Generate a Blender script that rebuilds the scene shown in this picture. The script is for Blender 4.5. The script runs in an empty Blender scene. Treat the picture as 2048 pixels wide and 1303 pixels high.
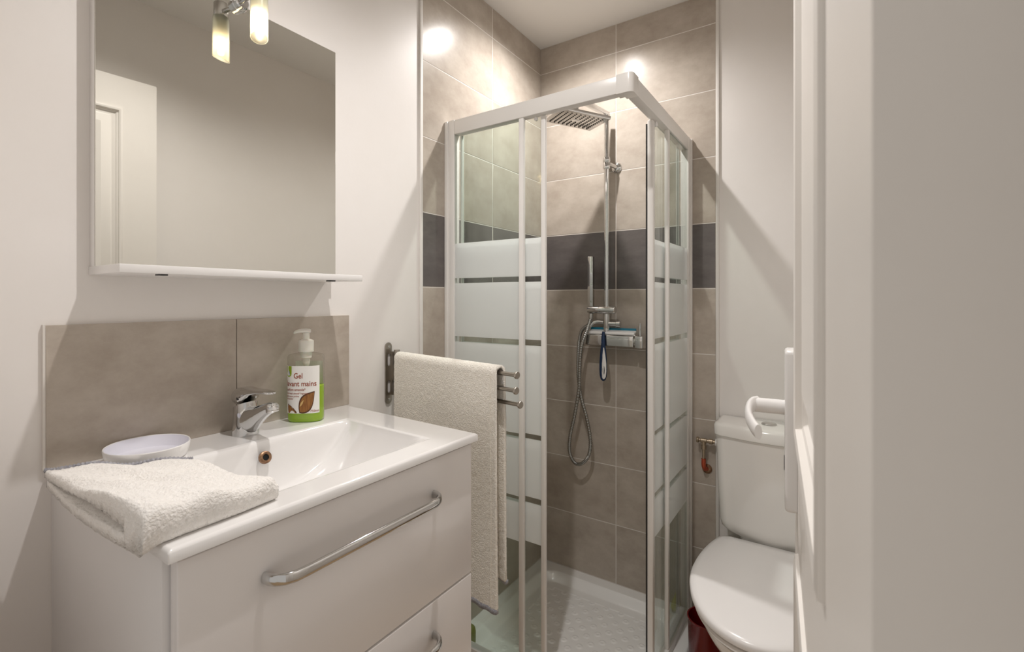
import bpy, bmesh, math, random
from mathutils import Vector, Matrix
random.seed(7)
C = bpy.context.scene.collection
sc = bpy.context.scene
PI = math.pi

# ------------------------------------------------------------------ camera
TH = math.radians(33.65)
H = 1.25
cam_d = bpy.data.cameras.new('camera')
cam_d.sensor_width = 36.0
cam_d.lens = 954.0 / 2048.0 * 36.0
cam_d.shift_y = -(651.5 - 597.0) / 2048.0
cam_d.clip_start = 0.01
cam_d.dof.use_dof = True
cam_d.dof.focus_distance = 1.25
cam_d.dof.aperture_fstop = 9.0
cam = bpy.data.objects.new('camera', cam_d)
C.objects.link(cam)
cam.location = (0, 0, H)
cam.rotation_euler = (PI / 2, 0, TH)
sc.camera = cam

# ------------------------------------------------------------------ world, lights, exposure
w = bpy.data.worlds.new('world')
sc.world = w
w.use_nodes = True
bg = w.node_tree.nodes['Background']
bg.inputs[0].default_value = (1.0, 0.95, 0.895, 1)
bg.inputs[1].default_value = 0.5
sc.view_settings.view_transform = 'Standard'
sc.view_settings.look = 'None'
sc.view_settings.gamma = 1
sc.view_settings.exposure = 0.1
sc.view_settings.use_curve_mapping = False
sc.cycles.max_bounces = 14
sc.cycles.diffuse_bounces = 8
sc.cycles.glossy_bounces = 6
sc.cycles.transparent_max_bounces = 24
sc.cycles.transmission_bounces = 8
sc.cycles.caustics_reflective = False
sc.cycles.caustics_refractive = False
sc.cycles.sample_clamp_indirect = 6.0
sc.cycles.use_denoising = True

XL, YB = -1.127, 1.932          # left wall plane, back wall plane
XR = 0.058                      # right wall plane
YF = 0.09                       # inner face of the front wall (doorway)
ZC = 2.412                      # ceiling


def spot(name, loc, energy, size, blend, col, r):
    d = bpy.data.lights.new(name, 'SPOT')
    d.energy = energy
    d.spot_size = math.radians(size)
    d.spot_blend = blend
    d.color = col
    d.shadow_soft_size = r
    o = bpy.data.objects.new(name, d)
    o.location = loc
    C.objects.link(o)
    return o


WARM = (1.0, 0.958, 0.93)
SPOTS = [(-0.80, 1.567), (-0.50, 0.62)]
spot('shower_spot_light', (SPOTS[0][0], SPOTS[0][1], ZC - .012), 46, 156, 1.0, WARM, .018)
spot('room_spot_light', (SPOTS[1][0], SPOTS[1][1], ZC - .012), 42, 138, 1.0, WARM, .018)


# ------------------------------------------------------------------ materials
def mat(name, col, rough=.5, metal=0.0, coat=0.0, spec=.5, sheen=0.0, sss=0.0):
    m = bpy.data.materials.new(name)
    m.use_nodes = True
    b = m.node_tree.nodes['Principled BSDF']
    b.inputs['Base Color'].default_value = (*col, 1)
    b.inputs['Roughness'].default_value = rough
    b.inputs['Metallic'].default_value = metal
    b.inputs['Coat Weight'].default_value = coat
    b.inputs['Coat Roughness'].default_value = .03
    b.inputs['Specular IOR Level'].default_value = spec
    b.inputs['Sheen Weight'].default_value = sheen
    if sss:
        b.inputs['Subsurface Weight'].default_value = sss
        b.inputs['Subsurface Scale'].default_value = .01
    return m


def N(m, t, **kw):
    n = m.node_tree.nodes.new(t)
    for k, v in kw.items():
        setattr(n, k, v)
    return n


def LK(m, a, b):
    m.node_tree.links.new(a, b)


def bump_noise(m, scale, strength, dist=.001, detail=6, stretch=None):
    b = m.node_tree.nodes['Principled BSDF']
    tc = N(m, 'ShaderNodeTexCoord')
    mp = N(m, 'ShaderNodeMapping')
    if stretch:
        mp.inputs['Scale'].default_value = stretch
    nz = N(m, 'ShaderNodeTexNoise')
    nz.inputs['Scale'].default_value = scale
    nz.inputs['Detail'].default_value = detail
    bp = N(m, 'ShaderNodeBump')
    bp.inputs['Strength'].default_value = strength
    bp.inputs['Distance'].default_value = dist
    LK(m, tc.outputs['Object'], mp.inputs['Vector'])
    LK(m, mp.outputs['Vector'], nz.inputs['Vector'])
    LK(m, nz.outputs['Fac'], bp.inputs['Height'])
    LK(m, bp.outputs['Normal'], b.inputs['Normal'])
    return nz


def mottle(m, c0, c1, scale, detail=8, stretch=(1, 1, 1), lo=.35, hi=.68, island=.0):
    """cloudy colour variation, plus a small value shift per loose piece"""
    b = m.node_tree.nodes['Principled BSDF']
    tc = N(m, 'ShaderNodeTexCoord')
    mp = N(m, 'ShaderNodeMapping')
    mp.inputs['Scale'].default_value = stretch
    nz = N(m, 'ShaderNodeTexNoise')
    nz.inputs['Scale'].default_value = scale
    nz.inputs['Detail'].default_value = detail
    nz.inputs['Roughness'].default_value = .68
    cr = N(m, 'ShaderNodeValToRGB')
    cr.color_ramp.elements[0].position = lo
    cr.color_ramp.elements[1].position = hi
    cr.color_ramp.elements[0].color = (*c0, 1)
    cr.color_ramp.elements[1].color = (*c1, 1)
    LK(m, tc.outputs['Object'], mp.inputs['Vector'])
    LK(m, mp.outputs['Vector'], nz.inputs['Vector'])
    LK(m, nz.outputs['Fac'], cr.inputs['Fac'])
    out = cr.outputs['Color']
    if island:
        g = N(m, 'ShaderNodeNewGeometry')
        off = N(m, 'ShaderNodeVectorMath', operation='SCALE')
        cmb = N(m, 'ShaderNodeCombineXYZ')
        for i in range(3):
            LK(m, g.outputs['Random Per Island'], cmb.inputs[i])
        LK(m, cmb.outputs[0], off.inputs[0])
        off.inputs['Scale'].default_value = 9.0
        ad = N(m, 'ShaderNodeVectorMath', operation='ADD')
        LK(m, mp.outputs['Vector'], ad.inputs[0])
        LK(m, off.outputs[0], ad.inputs[1])
        LK(m, ad.outputs[0], nz.inputs['Vector'])
        mr = N(m, 'ShaderNodeMapRange')
        mr.inputs['To Min'].default_value = 1 - island
        mr.inputs['To Max'].default_value = 1 + island
        LK(m, g.outputs['Random Per Island'], mr.inputs['Value'])
        hs = N(m, 'ShaderNodeHueSaturation')
        LK(m, out, hs.inputs['Color'])
        LK(m, mr.outputs[0], hs.inputs['Value'])
        out = hs.outputs['Color']
    LK(m, out, b.inputs['Base Color'])
    return nz


M = {}
M['paint'] = mat('wall_paint', (.74, .71, .67), .42, spec=.35)
mottle(M['paint'], (.77, .742, .715), (.80, .777, .757), 1.6)
bump_noise(M['paint'], 130, .10, .0012)
M['ceiling'] = mat('ceiling_paint', (.80, .79, .77), .6)
bump_noise(M['ceiling'], 160, .05)
M['tile'] = mat('taupe_tile', (.36, .31, .26), .26, spec=.22)
mottle(M['tile'], (.37, .318, .268), (.53, .478, .418), 8, 14, (1, 1, 1.4), .28, .74, .05)
bump_noise(M['tile'], 60, .10, .0006, 9, (1, 1, 2.2))
M['dark_tile'] = mat('charcoal_tile', (.085, .078, .076), .3)
mottle(M['dark_tile'], (.098, .086, .083), (.15, .134, .128), 10, 12, (1, 1, 2.4), .3, .72, .05)
bump_noise(M['dark_tile'], 60, .18, .0006, 9, (1, 1, 3))
M['grout'] = mat('grout', (.70, .67, .63), .75)
M['edge_trim'] = mat('white_edge_trim', (.74, .72, .69), .5, spec=.25)
M['floor'] = mat('floor_board', (.47, .33, .19), .35)
mottle(M['floor'], (.36, .24, .13), (.56, .41, .25), 5, 8, (8, 1, 1))
M['door'] = mat('door_paint', (.76, .72, .66), .38, spec=.4)
mottle(M['door'], (.77, .74, .70), (.80, .775, .74), 2.2)
bump_noise(M['door'], 50, .07, .001, 6, (3, 3, .6))
M['ceramic'] = mat('white_ceramic', (.78, .77, .76), .1, coat=.5)
M['tray'] = mat('tray_acrylic', (.88, .88, .87), .16, coat=.3)
M['tank'] = mat('sanitary_white', (.80, .785, .755), .13, coat=.4)
M['gloss'] = mat('gloss_lacquer', (.80, .775, .765), .2, coat=.35)
M['carcass'] = mat('cabinet_melamine', (.79, .775, .77), .35)
M['shadow_gap'] = mat('painted_gap_shade', (.05, .045, .04), .7)  # near-black colour standing in for shade in the cabinet gap
M['chrome'] = mat('chrome', (.64, .64, .635), .06, 1.0)
M['chrome_dull'] = mat('satin_chrome', (.60, .59, .57), .22, 1.0)
M['hose_metal'] = mat('hose_metal', (.42, .42, .41), .2, 1.0)
M['nickel'] = mat('brushed_nickel', (.42, .385, .34), .3, 1.0)
M['nozzle'] = mat('dark_nozzle', (.06, .05, .04), .6)
M['alu'] = mat('white_aluminium', (.77, .755, .73), .28, spec=.5)
M['white_plastic'] = mat('white_plastic', (.80, .79, .78), .25)
M['lilac_white'] = mat('cool_white_plastic', (.76, .76, .83), .3)
M['cap_white'] = mat('translucent_white', (.78, .77, .70), .3, sss=.2)
M['black_seal'] = mat('black_seal', (.012, .012, .012), .5)
M['dark_metal'] = mat('dark_clip', (.06, .06, .06), .4, .6)
M['rust'] = mat('rusty_brass', (.24, .13, .07), .38, .7)
mottle(M['rust'], (.14, .07, .04), (.42, .26, .15), 90)
M['hole'] = mat('black_hole', (.004, .004, .004), .9)
M['copper'] = mat('orange_copper', (.42, .075, .03), .4, .35)
M['brass'] = mat('aged_brass', (.42, .34, .25), .32, .9)
M['red'] = mat('dark_red_plastic', (.14, .003, .004), .25)
M['teal'] = mat('teal_rubber', (.004, .16, .25), .4)
M['navy'] = mat('navy_grip', (.006, .025, .075), .4)
M['yellow_green'] = mat('yellow_green_plastic', (.50, .52, .01), .3)
M['olive'] = mat('olive_green_plastic', (.20, .22, .05), .35)
M['label'] = mat('label_paper', (.84, .83, .80), .45)
M['ink'] = mat('brown_ink', (.30, .055, .02), .5)
M['logo_green'] = mat('logo_green', (.30, .46, .01), .45)
M['logo_blue'] = mat('logo_blue', (.33, .42, .62), .45)
M['almond'] = mat('almond_brown', (.30, .13, .03), .4)
mottle(M['almond'], (.19, .065, .012), (.38, .17, .035), 30, 4, (9, 9, 1))
M['almond_dark'] = mat('almond_outline', (.09, .03, .01), .5)
M['almond_light'] = mat('almond_shine', (.62, .42, .16), .5)


def terry(name, c0, c1):
    m = mat(name, c0, .95, spec=.1, sheen=.25)
    mottle(m, c0, c1, 150, 4, (1, 1, 1), .3, .7)
    b = m.node_tree.nodes['Principled BSDF']
    tc = N(m, 'ShaderNodeTexCoord')
    nz = N(m, 'ShaderNodeTexNoise')
    nz.inputs['Scale'].default_value = 300
    nz.inputs['Detail'].default_value = 4
    bp = N(m, 'ShaderNodeBump')
    bp.inputs['Strength'].default_value = .9
    bp.inputs['Distance'].default_value = .0032
    LK(m, tc.outputs['Object'], nz.inputs['Vector'])
    LK(m, nz.outputs['Fac'], bp.inputs['Height'])
    LK(m, bp.outputs['Normal'], b.inputs['Normal'])
    return m


M['terry'] = terry('white_terry', (.84, .81, .77), (.91, .89, .86))
M['terry_cream'] = terry('cream_terry', (.83, .785, .70), (.91, .88, .815))
M['stitch'] = terry('grey_stitching', (.23, .23, .26), (.42, .42, .45))
M['hem'] = terry('hem_cream', (.80, .76, .67), (.90, .87, .80))


def facing_fresnel(m, f0):
    lw = N(m, 'ShaderNodeLayerWeight')
    lw.inputs[0].default_value = .5
    p = N(m, 'ShaderNodeMath', operation='POWER')
    p.inputs[1].default_value = 5
    a = N(m, 'ShaderNodeMath', operation='MULTIPLY_ADD')
    a.inputs[1].default_value = .85
    a.inputs[2].default_value = f0
    LK(m, lw.outputs['Facing'], p.inputs[0])
    LK(m, p.outputs[0], a.inputs[0])
    return a


def glass(name, tint, f0=.04):
    m = bpy.data.materials.new(name)
    m.use_nodes = True
    nt = m.node_tree
    nt.nodes.remove(nt.nodes['Principled BSDF'])
    out = nt.nodes['Material Output']
    tr = N(m, 'ShaderNodeBsdfTransparent')
    tr.inputs[0].default_value = (*tint, 1)
    gl = N(m, 'ShaderNodeBsdfGlossy')
    gl.inputs['Roughness'].default_value = .015
    fr = facing_fresnel(m, f0)
    mx = N(m, 'ShaderNodeMixShader')
    LK(m, fr.outputs[0], mx.inputs[0])
    LK(m, tr.outputs[0], mx.inputs[1])
    LK(m, gl.outputs[0], mx.inputs[2])
    LK(m, mx.outputs[0], out.inputs[0])
    return m


def frosted(name, col, clear, gloss_r=.12, trl=.5):
    m = bpy.data.materials.new(name)
    m.use_nodes = True
    nt = m.node_tree
    nt.nodes.remove(nt.nodes['Principled BSDF'])
    out = nt.nodes['Material Output']
    tr = N(m, 'ShaderNodeBsdfTransparent')
    tr.inputs[0].default_value = (.88, .92, .89, 1)
    df = N(m, 'ShaderNodeBsdfDiffuse')
    df.inputs[0].default_value = (*col, 1)
    tl = N(m, 'ShaderNodeBsdfTranslucent')
    tl.inputs[0].default_value = (*col, 1)
    a = N(m, 'ShaderNodeMixShader')
    a.inputs[0].default_value = trl
    LK(m, df.outputs[0], a.inputs[1])
    LK(m, tl.outputs[0], a.inputs[2])
    b = N(m, 'ShaderNodeMixShader')
    b.inputs[0].default_value = clear
    LK(m, a.outputs[0], b.inputs[1])
    LK(m, tr.outputs[0], b.inputs[2])
    gl = N(m, 'ShaderNodeBsdfGlossy')
    gl.inputs['Roughness'].default_value = gloss_r
    fr = facing_fresnel(m, .03)
    c = N(m, 'ShaderNodeMixShader')
    LK(m, fr.outputs[0], c.inputs[0])
    LK(m, b.outputs[0], c.inputs[1])
    LK(m, gl.outputs[0], c.inputs[2])
    LK(m, c.outputs[0], out.inputs[0])
    return m


M['glass'] = glass('shower_glass', (.935, .965, .945))
M['frost'] = frosted('frosted_glass', (.93, .955, .95), .06, .12, .4)
M['bottle'] = glass('clear_plastic', (.95, .95, .93))
M['gel'] = frosted('green_gel', (.54, .80, .05), .12, .05, .45)
M['gel_pale'] = frosted('pale_gel_film', (.80, .84, .70), .45, .1, .5)
M['shade'] = frosted('frosted_lamp_glass', (.95, .92, .84), .45, .2, .85)


def emit(name, col, s):
    m = bpy.data.materials.new(name)
    m.use_nodes = True
    b = m.node_tree.nodes['Principled BSDF']
    b.inputs['Base Color'].default_value = (*col, 1)
    b.inputs['Emission Color'].default_value = (*col, 1)
    b.inputs['Emission Strength'].default_value = s
    return m


M['bulb'] = emit('halogen_bulb', (1.0, .80, .52), 45)
M['lens'] = emit('downlight_lens', (1.0, .93, .84), 14)
M['mirror'] = mat('mirror_silver', (.74, .735, .69), .015, 1.0)


# ------------------------------------------------------------------ mesh builder
class G:
    def __init__(self):
        self.bm = bmesh.new()
        self.mi = 0

    def face(self, vs):
        try:
            f = self.bm.faces.new(vs)
            f.material_index = self.mi
            return f
        except ValueError:
            return None

    def box(self, x0, x1, y0, y1, z0, z1, xf=None):
        p = [(x0, y0, z0), (x1, y0, z0), (x1, y1, z0), (x0, y1, z0),
             (x0, y0, z1), (x1, y0, z1), (x1, y1, z1), (x0, y1, z1)]
        if xf:
            p = [xf(*q) for q in p]
        v = [self.bm.verts.new(q) for q in p]
        for q in ((3, 2, 1, 0), (4, 5, 6, 7), (0, 1, 5, 4), (1, 2, 6, 5), (2, 3, 7, 6), (3, 0, 4, 7)):
            self.face([v[i] for i in q])
        return self

    def loft(self, rings, caps=True, closed=True):
        R = [[self.bm.verts.new(p) for p in r] for r in rings]
        n = len(R[0])
        for a, b in zip(R, R[1:]):
            for i in range(n if closed else n - 1):
                j = (i + 1) % n
                self.face([a[i], a[j], b[j], b[i]])
        if caps and closed:
            self.face(list(reversed(R[0])))
            self.face(R[-1])
        return self

    def tube(self, path, r, n=14, caps=True, flat=None, up=None):
        P = [Vector(p) for p in path]
        m = len(P)
        T = []
        for i in range(m):
            t = P[min(i + 1, m - 1)] - P[max(i - 1, 0)]
            T.append(t.normalized())
        u = Vector(up) if up else (Vector((0, 0, 1)) if abs(T[0].z) < .9 else Vector((1, 0, 0)))
        u = (u - T[0] * u.dot(T[0])).normalized()
        rings = []
        for i in range(m):
            u = (u - T[i] * u.dot(T[i])).normalized()
            v = T[i].cross(u)
            ri = r[i] if isinstance(r, (list, tuple)) else r
            ra, rb = (ri, ri) if flat is None else (ri * flat[0], ri * flat[1])
            rings.append([P[i] + u * (math.cos(a) * ra) + v * (math.sin(a) * rb)
                          for a in [2 * PI * k / n for k in range(n)]])
        return self.loft(rings, caps)

    def lathe(self, prof, c, axis=(0, 0, 1), n=32, caps=True, sx=1, sy=1, rot=0):
        ax = Vector(axis).normalized()
        u = Vector((1, 0, 0)) if abs(ax.x) < .9 else Vector((0, 1, 0))
        u = (u - ax * u.dot(ax)).normalized()
        v = ax.cross(u)
        c = Vector(c)
        rings = []
        for r, h in prof:
            r = max(r, 1e-5)
            ring = []
            for k in range(n):
                a = 2 * PI * k / n
                x, y = math.cos(a) * r * sx, math.sin(a) * r * sy
                x, y = x * math.cos(rot) - y * math.sin(rot), x * math.sin(rot) + y * math.cos(rot)
                ring.append(c + u * x + v * y + ax * h)
            rings.append(ring)
        return self.loft(rings, caps)

    def grid(self, f, nu, nv):
        V = [[self.bm.verts.new(f(i / nu, j / nv)) for j in range(nv + 1)] for i in range(nu + 1)]
        for i in range(nu):
            for j in range(nv):
                self.face([V[i][j], V[i + 1][j], V[i + 1][j + 1], V[i][j + 1]])
        return V


def bez(pts, n=8):
    """smooth Catmull-Rom path through points"""
    P = [Vector(p) for p in pts]
    P = [P[0] * 2 - P[1]] + P + [P[-1] * 2 - P[-2]]
    out = []
    for i in range(1, len(P) - 2):
        a, b, c, d = P[i - 1:i + 3]
        for k in range(n):
            t = k / n
            out.append(.5 * ((2 * b) + (c - a) * t + (2 * a - 5 * b + 4 * c - d) * t * t + (3 * b - a - 3 * c + d) * t ** 3))
    out.append(P[-2])
    return out


def origin(o):
    l = Vector(o.location)
    while o.parent:
        o = o.parent
        l = l + Vector(o.location)
    return l


def obj(name, g, mats, parent=None, bevel=0.0, seg=2, ang=40, merge=False, normals=True):
    bm = g.bm
    if merge:
        bmesh.ops.remove_doubles(bm, verts=bm.verts, dist=1e-5)
    if normals:
        bmesh.ops.recalc_face_normals(bm, faces=bm.faces)
    if bevel:
        ed = [e for e in bm.edges if len(e.link_faces) == 2 and e.calc_face_angle(0) > .5]
        bmesh.ops.bevel(bm, geom=ed, offset=bevel, segments=seg, affect='EDGES', clamp_overlap=True, profile=.5)
    if parent is not None:
        loc = origin(parent)
    else:
        xs = [v.co for v in bm.verts]
        loc = Vector(((min(v.x for v in xs) + max(v.x for v in xs)) / 2,
                      (min(v.y for v in xs) + max(v.y for v in xs)) / 2,
                      min(v.z for v in xs)))
    for v in bm.verts:
        v.co -= loc
    me = bpy.data.meshes.new(name)
    bm.to_mesh(me)
    bm.free()
    for f in me.polygons:
        f.use_smooth = True
    me.set_sharp_from_angle(angle=math.radians(ang))
    for m in (mats if isinstance(mats, (list, tuple)) else [mats]):
        me.materials.append(M[m] if isinstance(m, str) else m)
    o = bpy.data.objects.new(name, me)
    C.objects.link(o)
    if parent is not None:
        o.parent = parent
    else:
        o.location = loc
    return o


def thing(name, label, cat, loc, group=None):
    o = bpy.data.objects.new(name, None)
    o.empty_display_size = .05
    o.location = loc
    C.objects.link(o)
    o['label'] = label
    o['category'] = cat
    if group:
        o['group'] = group
    return o


def tag(o, label, cat, group=None):
    o['label'] = label
    o['category'] = cat
    if group:
        o['group'] = group
    return o


def struct(name, g, mats, parent=None, **k):
    o = obj(name, g, mats, parent, **k)
    if parent is None:
        o['kind'] = 'structure'
    return o


# ------------------------------------------------------------------ room shell
T = .10
struct('floor', G().box(XL - T, XR + T, -1.3, YB + T, -.06, 0), 'floor')
struct('ceiling', G().box(XL - T, XR + T, YF - T, YB + T, ZC, ZC + .06), 'ceiling')
wl = struct('wall_left', G().box(XL - T, XL, YF - .12, YB + T, 0, ZC), 'paint')
wb = struct('wall_back', G().box(XL, XR, YB, YB + T, 0, ZC), 'paint')
struct('wall_right', G().box(XR, XR + T, YF - .12, YB + T, 0, ZC), 'paint')
g = G()
g.box(XL, -.70, YF - .12, YF, 0, ZC)
g.box(-.70, XR, YF - .12, YF, 2.09, ZC)
struct('wall_front', g, 'paint')

# tiling in the shower corner: 25 x 40 cm tiles on a grout bed, one charcoal row
ZR = [.0, .043, .292, .541, .789, 1.038, 1.289, 1.538, 1.789, 2.041, 2.292, ZC]
DARK = 6
JG = .0016


def tiling(name, parent, axis, cols, plane, th=.006):
    g = G()
    def bx(a0, a1, z0, z1, d0, d1):
        if axis == 'y':
            g.box(plane + d0, plane + d1, a0, a1, z0, z1)
        else:
            g.box(a0, a1, plane - d1, plane - d0, z0, z1)
    g.mi = 2
    bx(cols[0], cols[-1], 0, ZC, 0, th - .0007)
    for r in range(len(ZR) - 1):
        for a, b in zip(cols, cols[1:]):
            g.mi = 1 if r == DARK else 0
            bx(a + (JG if a != cols[0] else .0), b - (JG if b != cols[-1] else .0), ZR[r] + JG, ZR[r + 1] - JG, .001, th)
    return obj(name, g, ['tile', 'dark_tile', 'grout'], parent, bevel=.0007, seg=1)


tiling('tile_cladding', wl, 'y', [1.151, 1.545, YB], XL)
tiling('tile_cladding', wb, 'x', [XL + .006, -.753, -.358], YB)
struct('trim_1', G().box(XL, XL + .008, 1.139, 1.1508, 0, ZC), 'edge_trim', bevel=.002)
struct('trim_2', G().box(-.3578, -.346, YB - .008, YB, 0, ZC), 'edge_trim', bevel=.002)

# ------------------------------------------------------------------ ceiling downlights
def downlight(x, y, label):
    t = thing('recessed_downlight', label, 'ceiling light', (x, y, ZC), 'recessed ceiling downlights')
    obj('trim_ring', G().lathe([(.030, -.004), (.042, -.004), (.043, -.001), (.043, 0), (.030, 0)], (x, y, ZC), caps=False), 'chrome_dull', t)
    obj('lens', G().lathe([(.0295, -.0005), (.0295, -.003)], (x, y, ZC)), 'lens', t)
    return t


downlight(*SPOTS[0], 'round recessed spotlight in the ceiling above the shower')
downlight(*SPOTS[1], 'round recessed spotlight in the ceiling in front of the washbasin')

# ------------------------------------------------------------------ backsplash
g = G()
g.box(XL, XL + .009, .238, .5533, .955, 1.204)
g.box(XL, XL + .009, .5547, .858, .955, 1.204)
bsp = tag(obj('backsplash', g, 'tile', bevel=.0006, seg=1), 'low taupe tile backsplash of two tiles on the wall above the washbasin', 'backsplash')

obj('grout_edge', G().box(XL, XL + .0075, .2345, .2379, .955, 1.2055), 'grout', bsp)

# ------------------------------------------------------------------ vanity cabinet
YL, YR_ = .255, .823
XF = -.655
van = thing('vanity_cabinet', 'white gloss wall-hung vanity cabinet with two drawers under the washbasin', 'cabinet', (-.89, .54, .33))
g = G()
g.box(XL, XF - .022, YL - .008, YL + .010, .33, .9385)
g.box(XL, XF - .022, YR_ - .016, YR_, .33, .9385)
g.box(XL, XF - .024, YL + .010, YR_ - .016, .33, .346)
g.box(XL, XL + .012, YL + .010, YR_ - .016, .346, .9385)
obj('body', g, 'carcass', van, bevel=.0012)
obj('rail', G().box(XF - .031, XF - .026, YL + .0105, YR_ - .0165, .90, .9384), 'shadow_gap', van)  # dark strip behind the drawer top; the gap's shade is painted in its colour
for (z0, z1, hz) in ((.652, .932, .862), (.345, .648, .583)):
    d = obj('drawer', G().box(XF - .019, XF, YL, YR_, z0, z1), 'gloss', van, bevel=.0016, seg=3)
    y0, y1 = .362, .703
    xo = XF + .034
    pth = [(XF, y0, hz), (XF + .010, y0 + .0005, hz), (XF + .020, y0 + .005, hz), (XF + .028, y0 + .014, hz), (xo - .001, y0 + .027, hz), (xo, y0 + .045, hz)]
    pth += [(xo, y0 + .045 + (y1 - y0 - .09) * k / 8, hz) for k in range(1, 8)]
    pth += [(xo, y1 - .045, hz), (xo - .001, y1 - .027, hz), (XF + .028, y1 - .014, hz), (XF + .020, y1 - .005, hz), (XF + .010, y1 - .0005, hz), (XF, y1, hz)]
    obj('handle', G().tube(pth, .0085, 20, flat=(1.0, .62)), 'chrome', d)

# ------------------------------------------------------------------ washbasin
bas = thing('washbasin', 'white ceramic washbasin top with a wide shallow bowl on the vanity cabinet', 'washbasin', (-.89, .54, .9386))
ZT = .955


def skew(x, y):
    k = (x + .643) / (XL + .643)
    return y + (.020 * k) * ((y - .241) / .59)


def smooth(a, b, t):
    t = min(1, max(0, (t - a) / (b - a)))
    return t * t * (3 - 2 * t)


def basin_z(x, y):
    s = (y - .541) / .197
    xb, xf = -.986, -.706
    if abs(s) >= 1 or x <= xb or x >= xf:
        z = ZT
        dl = max(xb - x, x - xf, (abs(s) - 1) * .197)
        z -= .0025 * (1 - smooth(0, .006, dl)) * .6
    else:
        prof = (1 - abs(s) ** 2.1) ** .85
        dep = .108 * prof
        back = smooth(0, .022, x - xb)
        front = smooth(0, .055, xf - x)
        z = ZT - .0015 - dep * back * front
    # raised outer lip and rounded outside edge
    e = min(x - (XL + .009), -.643 - x + .0, y - .241, .831 - y)
    if e < .006 and x > XL + .02:
        z -= .004 * (1 - max(0, e) / .006) ** 2
    return z


def nonuni(a, b, marks, n):
    pts = [a + (b - a) * i / n for i in range(n + 1)]
    for m_ in marks:
        pts += [m_ + d for d in (-.006, -.004, -.002, -.001, 0, .001, .002, .004, .006, .009, .012)]
    pts = sorted(p for p in set(pts) if a <= p <= b)
    out = [pts[0]]
    for p in pts[1:]:
        if p - out[-1] > .0006:
            out.append(p)
    out[-1] = b
    return out


X0b, X1b, Y0b, Y1b = XL + .0002, -.643, .241, .831
xs = nonuni(X0b, X1b, [-.986, -.706, X1b - .004], 70)
ys = nonuni(Y0b, Y1b, [.344, .738, Y0b + .004, Y1b - .004], 90)
g = G()
V = [[g.bm.verts.new((x, skew(x, y), basin_z(x, y))) for y in ys] for x in xs]
for i in range(len(xs) - 1):
    for j in range(len(ys) - 1):
        g.face([V[i][j], V[i + 1][j], V[i + 1][j + 1], V[i][j + 1]])
# underside: skirt down to the cabinet and a hidden bowl shell
per = [V[i][0] for i in range(len(xs))] + [V[-1][j] for j in range(1, len(ys))] + \
      [V[i][-1] for i in range(len(xs) - 2, -1, -1)] + [V[0][j] for j in range(len(ys) - 2, 0, -1)]
low = [g.bm.verts.new((v.co.x, v.co.y, .9388)) for v in per]
inn = [g.bm.verts.new((-.885 + (v.co.x + .885) * .79, .541 + (v.co.y - .541) * .86, .9388)) for v in per]
bot = [g.bm.verts.new((-.87 + (v.co.x + .885) * .70, .541 + (v.co.y - .541) * .72, .832)) for v in per]
n = len(per)
for a, b in ((per, low), (low, inn), (inn, bot)):
    for i in range(n):
        j = (i + 1) % n
        g.face([a[i], b[i], b[j], a[j]])
g.face(bot)
obj('basin', g, 'ceramic', bas, ang=60)
# overflow ring on the bowl's back wall, drain at its lowest point
ox, oy, oz = -.9660, .536, .924
nrm = Vector((.94, 0, .34)).normalized()
obj('overflow_ring', G().lathe([(.0065, -.001), (.0065, .002), (.010, .0028), (.0125, .0012), (.0128, -.004)], (ox, oy, oz), nrm, 28, caps=False), 'rust', bas)
obj('overflow_hole', G().lathe([(.0069, -.003), (.0069, .0004)], (ox, oy, oz), nrm, 24), 'hole', bas)
dz = basin_z(-.85, .541)
obj('drain', G().lathe([(.029, 0), (.029, .002), (.024, .003), (.006, .004), (.0001, .004)], (-.85, .541, dz), n=28), 'chrome', bas)

# ------------------------------------------------------------------ tap
fc = Vector((-1.062, .545, ZT))
tap = thing('basin_tap', 'chrome single-lever mixer tap standing on the washbasin rim', 'tap', fc)
g = G()
rings = []
for h, rx, ry, dx in ((-.0005, .027, .0265, 0), (.004, .027, .0265, 0), (.018, .0262, .0255, .001), (.040, .0255, .0245, .001), (.056, .0250, .0240, .0), (.064, .0246, .0236, -.001)):
    rings.append([fc + Vector((dx + rx * math.cos(a), ry * math.sin(a), h + .010 * math.cos(a) * (h > .05))) for a in [2 * PI * k / 36 for k in range(36)]])
g.loft(rings)
obj('body', g, 'chrome', tap)
g = G()
rings = []
for d, hw, zc, hh in ((-.012, .0200, .034, .026), (.008, .0215, .034, .0275), (.022, .0200, .036, .0270), (.036, .0178, .0415, .0225), (.052, .0160, .0490, .0175), (.070, .0143, .0575, .0140), (.088, .0132, .0655, .0118), (.102, .0128, .0705, .0108), (.112, .0110, .0730, .0085), (.116, .006, .0738, .0045)):
    rings.append([fc + Vector((d - hh * .45 * math.sin(a), hw * math.cos(a), zc + hh * math.sin(a))) for a in [2 * PI * k / 28 for k in range(28)]])
g.loft(rings)
obj('spout', g, 'chrome', tap)
ae = fc + Vector((.104, 0, .071))
obj('aerator', G().lathe([(.0118, .006), (.0125, 0), (.0125, -.009), (.0108, -.0105), (.0100, -.0085)], ae, (-.30, 0, 1), 28), 'chrome_dull', tap)
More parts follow.
